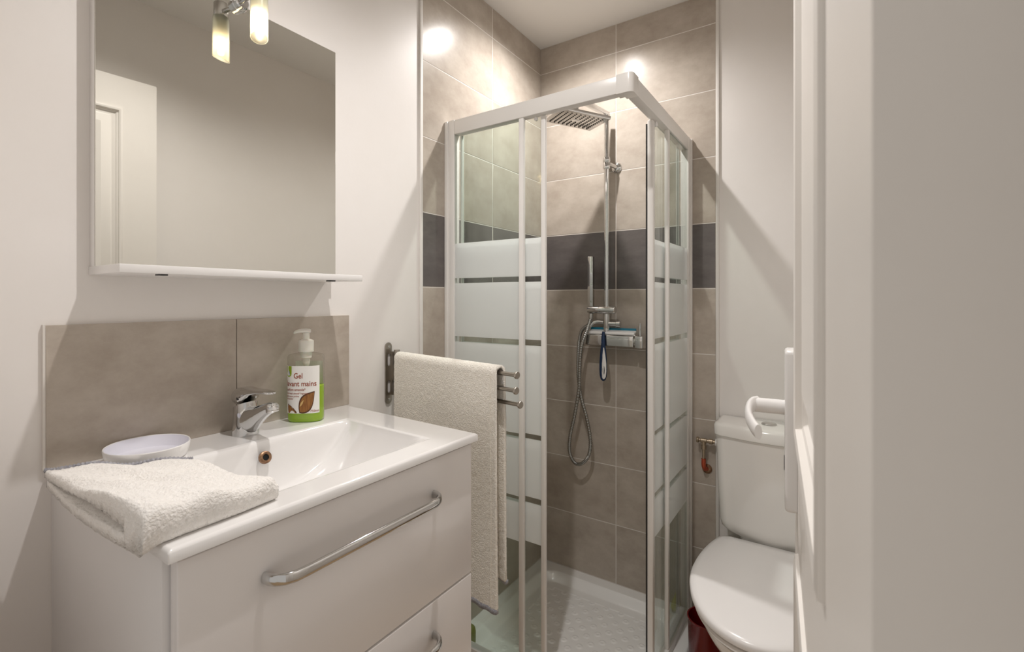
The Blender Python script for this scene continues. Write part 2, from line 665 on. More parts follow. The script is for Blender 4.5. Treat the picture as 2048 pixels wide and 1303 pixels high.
# lever: a domed cap running out into a flat blade over the spout
g = G()
rings = []
for d, hw, z, th in ((-.0275, .006, .079, .010), (-.026, .013, .0795, .020), (-.021, .0200, .0810, .0300), (-.010, .0243, .0830, .0375), (.006, .0245, .0855, .0365), (.016, .0225, .0885, .0305), (.024, .0195, .0920, .0220), (.036, .0165, .0955, .0145), (.060, .0145, .0990, .0095), (.084, .0130, .1005, .0075), (.101, .011, .1003, .0060), (.106, .007, .1000, .0040)):
    ring = []
    for k in range(28):
        a = 2 * PI * k / 28
        cx, sx_ = math.cos(a), math.sin(a)
        ring.append(fc + Vector((d, hw * math.copysign(abs(cx) ** .8, cx), z + th * .5 * math.copysign(abs(sx_) ** .75, sx_))))
    rings.append(ring)
g.loft(rings)
obj('lever', g, 'chrome', tap, ang=60)
obj('lever_mark', G().lathe([(.0035, 0), (.0033, .0008), (.0001, .001)], fc + Vector((.0115, -.0222, .082)), (.42, -.9, 0), 16), 'dark_metal', tap)
obj('lift_rod', G().tube([fc + Vector((-.033, -.004, -.001)), fc + Vector((-.033, -.004, .045))], .0022, 10).lathe([(.001, 0), (.0045, .002), (.0045, .007), (.001, .009)], fc + Vector((-.033, -.004, .044)), n=14), 'chrome', tap)

# ------------------------------------------------------------------ soap bottle
bc = Vector((-1.062, .690, ZT))
soap = thing('soap_bottle', 'clear pump bottle of green hand gel with a white almond label beside the tap', 'soap bottle', bc)
na = math.radians(-52)                     # direction the label faces
ra, rb = .0415, .0275


def sup(a, sc_=1.0, e=.75):
    c, s = math.cos(a), math.sin(a)
    return (ra * sc_ * math.copysign(abs(c) ** e, c), rb * sc_ * math.copysign(abs(s) ** e, s))


def bxy(px, py):                           # px along the label, py outward
    t = Vector((-math.sin(na), math.cos(na)))
    nn = Vector((math.cos(na), math.sin(na)))
    return t * px + nn * py


def ring_at(z, s, n=48, rnd=0):
    out = []
    for k in range(n):
        a = 2 * PI * k / n
        x, y = sup(a, 1)
        if rnd:
            r = s * ra
            x = x * (1 - rnd) * s + math.cos(a) * rnd * .0155
            y = y * (1 - rnd) * s + math.sin(a) * rnd * .0155
        else:
            x, y = x * s, y * s
        q = bxy(x, y)
        out.append(bc + Vector((q.x, q.y, z)))
    return out


obj('bottle', G().loft([ring_at(.0003, .93), ring_at(.003, .99), ring_at(.008, 1), ring_at(.10, 1), ring_at(.150, 1.0), ring_at(.156, .985), ring_at(.160, .94),
                        ring_at(.1625, .9, rnd=.45), ring_at(.164, .9, rnd=.85), ring_at(.166, 1, rnd=1), ring_at(.172, 1, rnd=1)]), 'bottle', soap)
obj('gel', G().loft([ring_at(.001, .91), ring_at(.004, .965), ring_at(.009, .975), ring_at(.085, .975), ring_at(.0855, .955)]), 'gel', soap)
# arc-length map for the label
tab = [(0.0, 0.0)]
AA = [PI / 2 - (PI / 2 - .02) * k / 200 for k in range(201)]
pp = [sup(a) for a in AA]
L_ = [0.0]
for (x0, y0), (x1, y1) in zip(pp, pp[1:]):
    L_.append(L_[-1] + math.hypot(x1 - x0, y1 - y0))


def on_label(s, z, off=.0004, back=False):
    t = abs(s)
    i = 0
    while i < 199 and L_[i + 1] < t:
        i += 1
    f = (t - L_[i]) / max(1e-9, L_[i + 1] - L_[i])
    f = min(1, max(0, f))
    x = pp[i][0] + (pp[i + 1][0] - pp[i][0]) * f
    y = pp[i][1] + (pp[i + 1][1] - pp[i][1]) * f
    x = math.copysign(x, s)
    dx, dy = pp[i + 1][0] - pp[i][0], pp[i + 1][1] - pp[i][1]
    l = math.hypot(dx, dy)
    nx, ny = -dy / l, dx / l
    nx, ny = math.copysign(abs(nx), s if s else 1), abs(ny)
    q = bxy(x + nx * off, (y + ny * off) * (-1 if back else 1))
    return bc + Vector((q.x, q.y, z))


S0, S1, Z0, Z1 = -.0425, .0395, .022, .135


def LBL(px, py):                           # label layout: px 0..1 left-right, py 0..1 top-bottom
    return S0 + (S1 - S0) * px, Z1 + (Z0 - Z1) * py


def patch(name, poly, m, off, parent, tess=0):
    g = G()
    g.face([g.bm.verts.new((*p, 0)) for p in poly])
    bmesh.ops.triangulate(g.bm, faces=g.bm.faces[:])
    if tess:
        bmesh.ops.subdivide_edges(g.bm, edges=g.bm.edges[:], cuts=tess, use_grid_fill=True)
    for v in g.bm.verts:
        s, z = LBL(v.co.x, v.co.y)
        v.co = on_label(s, z, off)
    return obj(name, g, m, parent, normals=False)


g = G()
g.grid(lambda u, v: on_label(S0 + (S1 - S0) * u, Z0 + (Z1 - Z0) * v, .0003), 40, 2)
lab = obj('label', g, 'label', soap)
g = G()
g.grid(lambda u, v: on_label(-.034 + .068 * u, .025 + .116 * v, .0003, True), 40, 2)
obj('back_label', g, 'label', soap)


def text(name, body, px, py, h, width=None, m='ink', align='LEFT'):
    cu = bpy.data.curves.new(name, 'FONT')
    cu.body = body
    cu.size = 1
    cu.align_x = align
    cu.resolution_u = 3
    cu.offset = .012
    o = bpy.data.objects.new(name + '_curve', cu)
    C.objects.link(o)
    dg = bpy.context.evaluated_depsgraph_get()
    me = bpy.data.meshes.new_from_object(o.evaluated_get(dg))
    bpy.data.objects.remove(o)
    g = G()
    g.bm.from_mesh(me)
    bpy.data.meshes.remove(me)
    xs_ = [v.co.x for v in g.bm.verts]
    wdt = max(xs_) - min(xs_)
    k = (width / wdt) if width else h
    for v in g.bm.verts:
        s, z = LBL(px, py)
        v.co = on_label(s + (v.co.x - (min(xs_) if align == 'LEFT' else 0)) * k, z + v.co.y * h, .0007)
    return obj(name, g, m, lab, normals=False)


text('lettering', 'Gel', .28, .262, .0185, .0205)
text('lettering', 'lavant mains', .02, .425, .0178, .073)
text('lettering', 'parfum amande*', .02, .525, .0088, .049)
text('lettering', 'hand wash almond* fragrance', .02, .595, .0058, .054)
text('lettering', 'gel de manos perfume', .02, .655, .0058, .034)
text('lettering', 'de almendra*', .02, .708, .0058, .020)
text('lettering', '750ml', .745, .972, .0068, .019)
# green shield with a white thumb-up drop
sh = [(.01, .005), (.21, .005), (.21, .16)] + [(.11 + .10 * math.cos(a), .16 + .075 * math.sin(a)) for a in [PI * k / 10 for k in range(1, 10)]] + [(.01, .16)]
patch('emblem', sh, 'logo_green', .0006, lab, 1)
drop = [(.125, .065), (.105, .115)] + [(.105 + .068 * math.cos(a), .165 + .045 * math.sin(a)) for a in [math.radians(q) for q in (25, 55, 90, 130, 165, 200, 230)]] + [(.085, .11)]
patch('emblem_thumb', drop, 'label', .0009, lab)
for q in range(4):
    patch('emblem_finger', [(.105, .118 + q * .022), (.150, .118 + q * .022), (.150, .134 + q * .022), (.105, .134 + q * .022)], 'logo_blue', .0012, lab)


def almond(tip, base, wd, m, off):
    t = Vector(tip)
    b = Vector(base)
    ax = b - t
    pr = Vector((-ax.y, ax.x)) * (wd)
    out = []
    K = 14
    for k in range(K + 1):
        q = k / K
        out.append(t + ax * q + pr * (math.sin(PI * q ** 1.25) ** .8))
    for k in range(K - 1, 0, -1):
        q = k / K
        out.append(t + ax * q - pr * (math.sin(PI * q ** 1.25) ** .8))
    return [(p.x, p.y) for p in out]


patch('almond_outline', almond((.865, .535), (.44, .985), .30, None, 0), 'almond_dark', .0006, lab)
patch('almond', almond((.85, .56), (.46, .965), .27, None, 0), 'almond', .0009, lab)
patch('almond_shine', almond((.57, .71), (.455, .855), .13, None, 0), 'almond_light', .0012, lab)
patch('almond_outline', [(.07, .80), (.17, .835), (.28, .895), (.36, .965), (.37, .995), (.10, .995), (.075, .92)], 'almond_dark', .0006, lab)
patch('almond', [(.085, .82), (.17, .85), (.27, .905), (.34, .968), (.35, .99), (.115, .99), (.09, .92)], 'almond', .0009, lab)
# pump
pm = obj('pump', G().lathe([(.0168, .166), (.0172, .167), (.0172, .192), (.0165, .194), (.0115, .196), (.0105, .1965), (.0075, .1965), (.0072, .212), (.0001, .212)], bc, n=36), 'cap_white', soap)
obj('dip_tube', G().lathe([(.0001, .005), (.0035, .005), (.0035, .128), (.0075, .135), (.0085, .140), (.0085, .150), (.0125, .152), (.0125, .166), (.0001, .166)], bc, n=20), 'cap_white', soap)
g = G()
d2 = Vector((-.55, -.83, 0)).normalized()
rings = []
for d, hw, zc, th in ((-.011, .006, .216, .007), (-.008, .010, .2165, .010), (.0, .0115, .217, .011), (.010, .010, .217, .0105), (.020, .0075, .2155, .009), (.026, .005, .2135, .007), (.028, .003, .2125, .004)):
    ring = []
    for k in range(18):
        a = 2 * PI * k / 18
        sd = Vector((-d2.y, d2.x, 0))
        ring.append(bc + d2 * d + sd * (hw * math.cos(a)) + Vector((0, 0, zc + th * .5 * math.sin(a))))
    rings.append(ring)
g.loft(rings)
obj('pump_head', g, 'cap_white', pm)

# ------------------------------------------------------------------ oval dish
dc = Vector((-1.048, .361, ZT))
dish = thing('soap_dish', 'shallow round white plastic dish on the washbasin behind the folded towel', 'dish', dc)
obj('shell', G().lathe([(.0001, .0005), (.058, .0005), (.0625, .003), (.0668, .016), (.0684, .0262), (.0676, .0275), (.0660, .0268)], dc, n=56, sx=1.0, sy=.95, caps=False), 'white_plastic', dish)
obj('inner_face', G().lathe([(.0660, .0267), (.0642, .016), (.060, .0065), (.055, .0050), (.0001, .0048)], dc, n=56, sx=1.0, sy=.95, caps=False), 'lilac_white', dish)

# ------------------------------------------------------------------ mirror with shelf
MX = XL + .0324
MY0, MY1, MZ0, MZ1 = .2973, .797, 1.3085, 1.905
mir = thing('wall_mirror', 'rectangular wall mirror with a narrow white shelf along its bottom', 'mirror', (XL, .547, 1.293))
obj('backing_board', G().box(XL, MX - .0045, MY0 + .001, MY1 - .001, MZ0 - .0005, MZ1 - .001), 'white_plastic', mir, bevel=.001)
g = G()
g.box(MX - .0044, MX, MY0, MY1, MZ0, MZ1)
obj('mirror_glass', g, 'mirror', mir, bevel=.0007, seg=1)
obj('shelf', G().box(XL, -.976, MY0 - .001, MY1 - .008, 1.2935, 1.3083), 'white_plastic', mir, bevel=.0012)
for yy in (.36, .705):
    obj('shelf_clip', G().box(-.995, -.978, yy - .007, yy + .007, 1.291, 1.2936), 'dark_metal', mir, bevel=.0005)

# ------------------------------------------------------------------ mirror lamp (one lamp; the second is its reflection)
lp = Vector((-1.012, .548, 0))
lam = thing('mirror_lamp', 'chrome clip-on lamp with a frosted glass tube on the mirror top edge', 'lamp', (MX, .547, 1.905))
obj('clamp', G().lathe([(.0165, 0), (.0165, .004), (.015, .005), (.015, .016), (.012, .019), (.0001, .0195)], (MX + .0002, .547, 1.903), (1, 0, 0), 32), 'chrome', lam)
obj('clamp_back', G().box(XL + .004, MX, .540, .554, 1.9055, 1.915), 'chrome', lam, bevel=.001)
obj('arm', G().tube(bez([(MX + .016, .547, 1.905), (MX + .040, .5475, 1.908), (lp.x - .008, .548, 1.914)], 5), .0052, 14), 'chrome', lam)
obj('socket_cap', G().lathe([(.0001, 1.935), (.0140, 1.935), (.0150, 1.933), (.0150, 1.902), (.0135, 1.900), (.0001, 1.900)], lp, n=30), 'chrome_dull', lam)
g = G()
rings = []
for h, r in ((1.903, .0163), (1.900, .0171), (1.806, .0174)):
    rings.append([lp + Vector((r * math.cos(a), r * math.sin(a), h + (.006 * math.cos(a + .5) if h < 1.85 else 0))) for a in [2 * PI * k / 36 for k in range(36)]])
for h, r in ((1.806, .0158), (1.899, .0156)):
    rings.append([lp + Vector((r * math.cos(a), r * math.sin(a), h + (.006 * math.cos(a + .5) if h < 1.85 else 0))) for a in [2 * PI * k / 36 for k in range(36)]])
g.loft(rings, caps=False)
obj('glass_shade', g, 'shade', lam)
obj('bulb', G().lathe([(.0001, 1.815), (.004, 1.816), (.0065, 1.819), (.0070, 1.825), (.0070, 1.848), (.0055, 1.853), (.0001, 1.854)], lp, n=20), 'bulb', lam)
obj('bulb_base', G().lathe([(.0001, 1.8545), (.0075, 1.8545), (.0080, 1.860), (.0080, 1.885), (.011, 1.888), (.011, 1.8995), (.0001, 1.8995)], lp, n=20), 'cap_white', lam)
pl = bpy.data.lights.new('mirror_lamp_light', 'POINT')
pl.energy = 1.7
pl.color = (1.0, .80, .56)
pl.shadow_soft_size = .006
po = bpy.data.objects.new('mirror_lamp_light', pl)
po.location = (lp.x, lp.y, 1.832)
C.objects.link(po)

# ------------------------------------------------------------------ towel rack
P0 = Vector((-1.098, 1.020, 0))
bd = Vector((.985, -.170, 0)).normalized()
rack = thing('towel_rack', 'brushed nickel wall rack with three swivelling towel rails beside the washbasin', 'towel rack', (XL, 1.008, .93))
g = G()
pr = []
# plate with rounded ends and two slots, built as a ring strip
def stadium(y, z, hw, hl, n=10):
    o_ = []
    for k in range(n + 1):
        a = PI * k / n
        o_.append((y + hw * math.cos(a), z + hl - hw + hw * math.sin(a)))
    for k in range(n + 1):
        a = PI + PI * k / n
        o_.append((y + hw * math.cos(a), z - hl + hw + hw * math.sin(a)))
    return o_


out_ = stadium(1.006, 1.0225, .0125, .0935, 12)
hol = [stadium(1.008, 1.0635, .0058, .019, 8), stadium(1.008, .9815, .0058, .019, 8)]
bmx = bmesh.new()
edges = []
for lp_ in [out_] + hol:
    vs = [bmx.verts.new((XL + .0045, y, z)) for y, z in lp_]
    for a, b in zip(vs, vs[1:] + vs[:1]):
        edges.append(bmx.edges.new((a, b)))
bmesh.ops.triangle_fill(bmx, use_beauty=True, use_dissolve=False, edges=edges)
ex = bmesh.ops.extrude_face_region(bmx, geom=bmx.faces[:])
for v in [e for e in ex['geom'] if isinstance(e, bmesh.types.BMVert)]:
    v.co.x = XL + .0005
g.bm.free()
g.bm = bmx
obj('wall_plate', g, 'nickel', rack)
for zz in (1.103, .943):
    obj('screw', G().lathe([(.0042, 0), (.004, .0012), (.0001, .0016)], (XL + .0045, 1.0065, zz), (1, 0, 0), 16), 'chrome_dull', rack)
g = G()
for k in range(4):
    z1 = 1.095 - k * .0365
    g.lathe([(.0001, 0), (.0085, 0), (.0088, .001), (.0088, .0335), (.0085, .0345), (.0001, .0345)], (P0.x - .004, P0.y, z1 - .0355), n=24)
g.lathe([(.0045, .945), (.0045, 1.093)], (P0.x - .004, P0.y, 0), n=12)
g.box(XL + .0045, P0.x - .004, P0.y - .004, P0.y + .004, .955, 1.088)
obj('hinge_post', g, 'nickel', rack)
BZ = [1.071, 1.035, .999]
LN = [.494, .494, .492]
dirs = [bd, Vector((.9845, -.176, 0)).normalized(), Vector((.990, -.142, 0)).normalized()]
for zb, ln, e in zip(BZ, LN, dirs):
    a = Vector((P0.x, P0.y, zb))
    b_ = a + e * ln
    r_ = obj('rail', G().tube([a, b_], .0052, 16), 'nickel', rack)
    obj('end_knob', G().lathe([(.0052, -.001), (.0088, 0), (.0088, .004), (.0080, .005), (.0001, .005)], b_, e, 20), 'nickel', r_)

# ------------------------------------------------------------------ hanging towel
ht = thing('bath_towel', 'long cream terry towel with grey hem hanging over the towel rack', 'towel', (-.87, .98, .49))
nf = Vector((-bd.y, bd.x, 0)) * -1          # towards the camera side
if nf.y > 0:
    nf = -nf
S0t, S1t = .014, .447


def sheet(off, thick, z_front, z_back, s0, s1, ph):
    """folded cloth over the rail: outer profile offset 'off' from the rail centre"""
    pts = []
    for k in range(121):
        f = k / 120
        pts.append((off, z_front + (1.071 - z_front) * f))
    for k in range(1, 10):
        a = PI * k / 10
        pts.append((off * math.cos(a), 1.071 + off * math.sin(a)))
    for k in range(121):
        f = k / 120
        pts.append((-off, 1.071 + (z_back - 1.071) * f))
    return pts


def wob(s, z, side):
    d = max(0, 1.06 - z)
    w_ = .004 * math.sin(13 * s + 2.1 * z * 4 + side) * min(1, d * 4) + .0035 * math.sin(31 * s - 9 * z + 2 * side) * min(1, d * 3)
    w_ += .012 * d * math.sin(5.5 * s + .8 + side)
    return w_


def hang(name, off, zf, zb, s0, s1, m, parent, ns=150, th=.0075, lo=0):
    prof = sheet(off, th, zf, zb, s0, s1, 0)
    inner = [(max(abs(d) - th, .0055) * (1 if d > 0 else -1) if z <= 1.071 else 0, z) for d, z in prof]
    inner = []
    for d, z in prof:
        if z <= 1.071:
            inner.append((math.copysign(max(abs(d) - th, .0058), d), z))
        else:
            r = math.hypot(d, z - 1.071)
            q = max(off - th, .0058) / r
            inner.append((d * q, 1.071 + (z - 1.071) * q))
    loop = prof + inner[::-1]
    g = G()
    rings = []
    for i in range(ns + 1):
        f = i / ns
        ring = []
        for d, z in loop:
            side = 0 if d > 0 else 2.2
            sh_ = .006 * math.sin(3.2 * z + 1) + (-.012 * max(0, 1.0 - z) if f > .5 else .01 * max(0, 1.0 - z))
            s = s0 + (s1 - s0) * f + sh_
            dd_ = d + wob(s, z, side) * (1 if z < 1.071 else 0)
            p = Vector((P0.x, P0.y, 0)) + bd * s + nf * dd_
            zz = z + (.004 * math.sin(9 * s + side)) * (z < .6)
            # sag of the top edge as it passes the rail end
            p.z = zz + random.uniform(-.0006, .0006)
            p += nf * random.uniform(-.0008, .0008)
            ring.append(p)
        rings.append(ring)
    g.loft(rings)
    return obj(name, g, m, parent, ang=180)


cl = hang('cloth', .0185, .505, .560, S0t, S1t, 'terry_cream', ht)
# grey hem along the front bottom and darker one on the back drop, plus the pale selvedge line
def strip(name, d, z0, z1, s0, s1, m, side, th=.0028, n=60):
    g = G()
    def f(u, v):
        s = s0 + (s1 - s0) * u
        z = z0 + (z1 - z0) * v
        sh_ = .006 * math.sin(3.2 * z + 1) - .012 * max(0, 1.0 - z) * (u > .5) + .01 * max(0, 1 - z) * (u <= .5)
        s2 = s + sh_
        p = Vector((P0.x, P0.y, 0)) + bd * s2 + nf * (d + wob(s2, z, side))
        p.z = z + (.004 * math.sin(9 * s2 + side)) * (z < .6) + .0016 * math.sin(170 * s2)
        return p
    a = []
    for u in range(n + 1):
        r = []
        for (v, dd_) in ((0, -th * 2), (0, th), (.5, th * 1.2), (1, th), (1, -th * 2)):
            q = f(u / n, v) + nf * dd_
            r.append(q)
        a.append(r)
    g.loft(a)
    return obj(name, g, m, cl, ang=180)


strip('hem', .0165, .497, .509, S0t, S1t, 'stitch', 0)
strip('hem', -.0175, .552, .562, S0t, S1t, 'stitch', 2.2)


def vline(name, s, d, side, z0, z1, m, r=.0016, n=120):
    pts = []
    for k in range(n + 1):
        z = z0 + (z1 - z0) * k / n
        sh_ = .006 * math.sin(3.2 * z + 1) - .012 * max(0, 1.0 - z)
        s2 = s + sh_
        p = Vector((P0.x, P0.y, 0)) + bd * s2 + nf * (d + wob(s2, z, side))
        p.z = z
        pts.append(p)
    rr = [r * (1.0 if (k // 1) % 2 else .55) for k in range(n + 1)]
    return obj(name, G().tube(pts, rr, 8), m, cl)


vline('selvedge', S1t - .016, .0192, 0, .51, 1.066, 'hem')

# ------------------------------------------------------------------ folded towel on the basin
ft = thing('folded_towel', 'small white terry towel folded on the left end of the washbasin', 'towel', (-.85, .31, ZT))


def cr(pts, t):
    n_ = len(pts) - 1
    x = min(max(t, 0), .99999) * n_
    i = int(x)
    f = x - i
    p = [pts[max(0, min(n_, i + k))] for k in (-1, 0, 1, 2)]
    return tuple(.5 * (2 * p[1][c] + (p[2][c] - p[0][c]) * f + (2 * p[0][c] - 5 * p[1][c] + 4 * p[2][c] - p[3][c]) * f * f + (3 * p[1][c] - p[0][c] - 3 * p[2][c] + p[3][c]) * f ** 3) for c in range(len(p[0])))


# u runs across the counter (front fold 0 -> back edge 1), v runs from the left end 0 to the right end 1
TF = [(-.672, .222), (-.676, .270), (-.678, .330), (-.684, .392)]          # front fold line x,y for v
TB = [(-1.050, .222), (-1.018, .275), (-.970, .330), (-.940, .392)]       # back edge
random.seed(11)


def towel_pt(u, v, layer):
    fx, fy = cr(TF, v)
    bx_, by = cr(TB, v)
    x = fx + (bx_ - fx) * u
    y = fy + (by - fy) * u
    y += .012 * math.sin(PI * u) * (1 - v) * -.6 + .016 * math.sin(PI * u) * v * (-1.1)
    # heights of the upper surface
    hb = .034 + .008 * (1 - v) - .018 * u ** 1.4
    hb += .0075 * math.sin(PI * u * 1.15 + .3) * math.exp(-((v - .35) / .35) ** 2)
    hb -= .0085 * math.exp(-(((u - .50) / .10) ** 2 + ((v - .42) / .3) ** 2))
    hb += .004 * math.sin(7 * u + 4 * v) * (1 - u * .3)
    hb += .003 * math.sin(15 * v + 9 * u)
    return x, y, max(hb, .010)


NU, NV = 90, 70


UU = [.10 + .90 * i / NU for i in range(NU + 1)]


def towel_ring(v):
    end = min(1, min(v * 2.2, 1 - v) * 12)
    e = .80 + .20 * math.sqrt(end)
    le = 1 - smooth(0, .45, v)
    low = .0155 + .002 * le
    gap = .015 * le

    def P_(u, z):
        x, y, h = towel_pt(u, v, 0)
        ov = max(0, .2415 - y)
        return [x, y, ZT + z - ov * (.25 + .1 * (1 - u))]
    top = [P_(u, towel_pt(u, v, 0)[2] * e + gap * .7 * math.sin(PI * min(1, u + .12))) for u in UU[::-1]]
    rim = [P_(u, towel_pt(u, v, 0)[2] * e + gap * .7 * math.sin(PI * min(1, u + .12))) for u in [.09 - .01 * k for k in range(9)]]
    h0 = rim[-1][2] - (P_(0, 0)[2])
    fold = []
    for k in range(0, 13):
        a = PI * k / 12
        q = P_(0, h0 * (.5 + .5 * math.cos(a)))
        q[0] += .013 * math.sin(a) ** .8
        fold.append(q)
    base = [P_(u, .0009) for u in [.01 * k for k in range(1, 10)]]
    bot = [P_(u * .96, .0009) for u in UU]
    lowt = [P_(u * .96, min(low, towel_pt(u, v, 0)[2] * .5)) for u in UU[::-1]]
    und = []
    for u in UU:
        t = min(low, towel_pt(u, v, 0)[2] * .5)
        und.append(P_(u, t + .0006 + gap * (1.0 * math.sin(PI * min(1, .12 + u * .95)) ** 1.2 if u < .99 else 0)))
    return top, rim + fold + base, bot, lowt, und


rings, ends = [], []
for j in range(NV + 1):
    parts_ = towel_ring(j / NV)
    r_ = [p for q in parts_ for p in q]
    rings.append([Vector((x + random.uniform(-.0007, .0007), y + random.uniform(-.0007, .0007), z + random.uniform(-.0008, .0008) * (z > ZT + .003))) for x, y, z in r_])
g = G()
R_ = [[g.bm.verts.new(p) for p in r] for r in rings]
n_ = len(R_[0])
for a_, b2 in zip(R_, R_[1:]):
    for i in range(n_):
        g.face([a_[i], a_[(i + 1) % n_], b2[(i + 1) % n_], b2[i]])
lt = NU + 1
lf = len(towel_ring(0)[1])
o1, o2, o3, o4 = 0, lt, lt + lf, 2 * lt + lf
o5 = 3 * lt + lf
for r in (R_[0], R_[-1]):
    for i in range(NU):
        g.face([r[o1 + i], r[o1 + i + 1], r[o5 + NU - i - 1], r[o5 + NU - i]])
        g.face([r[o3 + i], r[o3 + i + 1], r[o4 + NU - i - 1], r[o4 + NU - i]])
    g.face([r[o1 + NU]] + r[o2:o3] + [r[o3], r[o4 + NU], r[o5]])
tw = obj('cloth', g, 'terry', ft, ang=180)
# grey overlocked hem along the back edge of the upper layer
pts, rr = [], []
for k in range(161):
    v = k / 160
    x, y, h = towel_pt(1.0, v, 0)
    z = ZT + h * .9 + .0025 - max(0, .2415 - y) * .25
    pts.append(Vector((x - .002, y, z - .001)))
    rr.append(.0044 if (k // 2) % 2 else .0032)
obj('hem', G().tube(pts, rr, 10), 'stitch', tw)

# ------------------------------------------------------------------ shower tray
RX, FY = -.447, 1.262           # outer planes of the enclosure
TX1, TY0, TZ = -.405, 1.222, .042


def tray_z(x, y):
    e = min(x - XL - .006, TX1 - x, y - TY0, YB - .006 - y)
    z = TZ
    if e < .05:
        if e < .008 and (x > TX1 - .01 or y < TY0 + .01):
            z -= .008 * (1 - e / .008) ** 2
        return z
    # rounded well
    cx, cy = (XL + TX1) / 2, (YB + TY0) / 2
    hx, hy, r = (TX1 - XL) / 2 - .052, (YB - TY0) / 2 - .052, .09
    qx, qy = abs(x - cx) - hx + r, abs(y - cy) - hy + r
    sd = math.hypot(max(qx, 0), max(qy, 0)) + min(max(qx, qy), 0) - r
    z = TZ - .030 * smooth(0, .040, -sd)
    if sd < -.075:
        z -= .002
        p = .062
        i = round((x - y) / p)
        j = round((x + y) / p)
        lx, ly = (i + j) * p / 2, (j - i) * p / 2
        d = math.hypot(x - lx, y - ly)
        z += .0024 * (1 - smooth(.0085, .0135, d)) - .0014 * (1 - smooth(0, .0085, d))
    return z


n1, n2 = 300, 300
g = G()
g.grid(lambda u, v: (XL + .0065 + (TX1 - XL - .0065) * u, TY0 + (YB - .0065 - TY0) * v, tray_z(XL + .0065 + (TX1 - XL - .0065) * u, TY0 + (YB - .0065 - TY0) * v)), n1, n2)
bd_e = [e for e in g.bm.edges if len(e.link_faces) == 1]
ex = bmesh.ops.extrude_edge_only(g.bm, edges=bd_e)
for v in [q for q in ex['geom'] if isinstance(q, bmesh.types.BMVert)]:
    v.co.z = 0.0005
tray = thing('shower_tray', 'square white shower tray with a dimpled floor under the shower enclosure', 'shower tray', ((XL + TX1) / 2, (TY0 + YB) / 2, 0))
obj('tray', g, 'tray', tray, ang=50)

# ------------------------------------------------------------------ shower enclosure
enc = thing('shower_enclosure', 'corner-entry shower enclosure with white rails and striped frosted glass', 'shower enclosure', ((XL + RX) / 2, (FY + YB) / 2, TZ))
ZB0, ZRT, ZRB = TZ + .0005, 1.868, 1.818
WX, WY = XL + .0065, YB - .0065     # tiled faces
g = G()
# top rails
g.box(XL + .0462, RX - .012, FY, FY + .030, ZRB, ZRT)
obj('front_top_rail', g, 'alu', enc, bevel=.003)
obj('side_top_rail', G().box(RX - .030, RX, FY + .012, YB - .0462, ZRB, ZRT), 'alu', enc, bevel=.003)
g = G()
ring = []
for k in range(9):
    a = -PI / 2 + PI / 2 * k / 8
    ring.append((RX - .012 + .014 * math.cos(a), FY + .012 + .014 * math.sin(a)))
ring += [(RX + .002, FY + .046), (RX - .032, FY + .046), (RX - .032, FY + .032), (RX - .046, FY + .032), (RX - .046, FY - .002)]
g.loft([[(x, y, ZRB - .002) for x, y in ring], [(x, y, ZRT + .002) for x, y in ring]])
obj('corner_joint', g, 'alu', enc, bevel=.0012)
# bottom rails
obj('front_bottom_rail', G().box(XL + .0462, RX, FY, FY + .030, ZB0, ZB0 + .030), 'alu', enc, bevel=.002)
obj('side_bottom_rail', G().box(RX - .030, RX, FY + .0302, YB - .0462, ZB0, ZB0 + .030), 'alu', enc, bevel=.002)
# wall posts
g = G()
g.box(WX, XL + .020, FY - .006, FY + .034, ZB0, ZRT - .002)
g.box(XL + .020, XL + .046, FY, FY + .030, ZB0, ZRT + .001)
obj('wall_post', g, 'alu', enc, bevel=.002)
g = G()
g.box(RX - .034, RX + .006, YB - .020, WY, ZB0, ZRT - .002)
g.box(RX - .030, RX, YB - .046, YB - .020, ZB0, ZRT + .001)
obj('wall_post', g, 'alu', enc, bevel=.002)

# glass panes: clear with frosted bands cut at these heights
BAND = [(1.441, 1.321), (1.3035, 1.121), (1.102, .824), (.807, .625), (.605, .483)]


def pane(name, parent, a0, a1, plane, axis, z0, z1, th=.005):
    cuts = [z0]
    for hi, lo in reversed(BAND):
        cuts += [lo, hi]
    cuts.append(z1)
    g = G()
    R = []
    for z in cuts:
        if axis == 'x':
            q = [(a0, plane, z), (a1, plane, z), (a1, plane + th, z), (a0, plane + th, z)]
        else:
            q = [(plane, a0, z), (plane + th, a0, z), (plane + th, a1, z), (plane, a1, z)]
        R.append([g.bm.verts.new(p) for p in q])
    for k in range(len(R) - 1):
        g.mi = k % 2
        for i in range(4):
            g.face([R[k][i], R[k][(i + 1) % 4], R[k + 1][(i + 1) % 4], R[k + 1][i]])
    g.mi = 0
    g.face(R[0][::-1])
    g.face(R[-1])
    return obj(name, g, ['glass', 'frost'], parent)


# front: fixed pane outside, sliding door behind it, pushed open to the left
FS = -.805                         # stile of the fixed front pane
ff = obj('fixed_panel_stile', G().box(FS - .012, FS + .006, FY + .002, FY + .016, ZB0 + .030, ZRB), 'alu', enc, bevel=.003)
pane('fixed_glass', enc, XL + .046, FS - .012, FY + .006, 'x', ZB0 + .030, ZRB)
SD = -.735
fd = obj('sliding_door', G().box(SD - .010, SD + .006, FY + .017, FY + .031, ZB0 + .032, ZRB - .001), 'alu', enc, bevel=.004)
obj('trailing_stile', G().box(-1.068, -1.060, FY + .018, FY + .030, ZB0 + .032, ZRB - .002), 'alu', fd, bevel=.002)
pane('door_glass', fd, -1.060, SD - .010, FY + .022, 'x', ZB0 + .034, ZRB - .003)
obj('roller', G().lathe([(.006, 0), (.006, .006)], (SD - .03, FY + .020, ZRB - .006), (0, 1, 0), 16), 'white_plastic', fd)
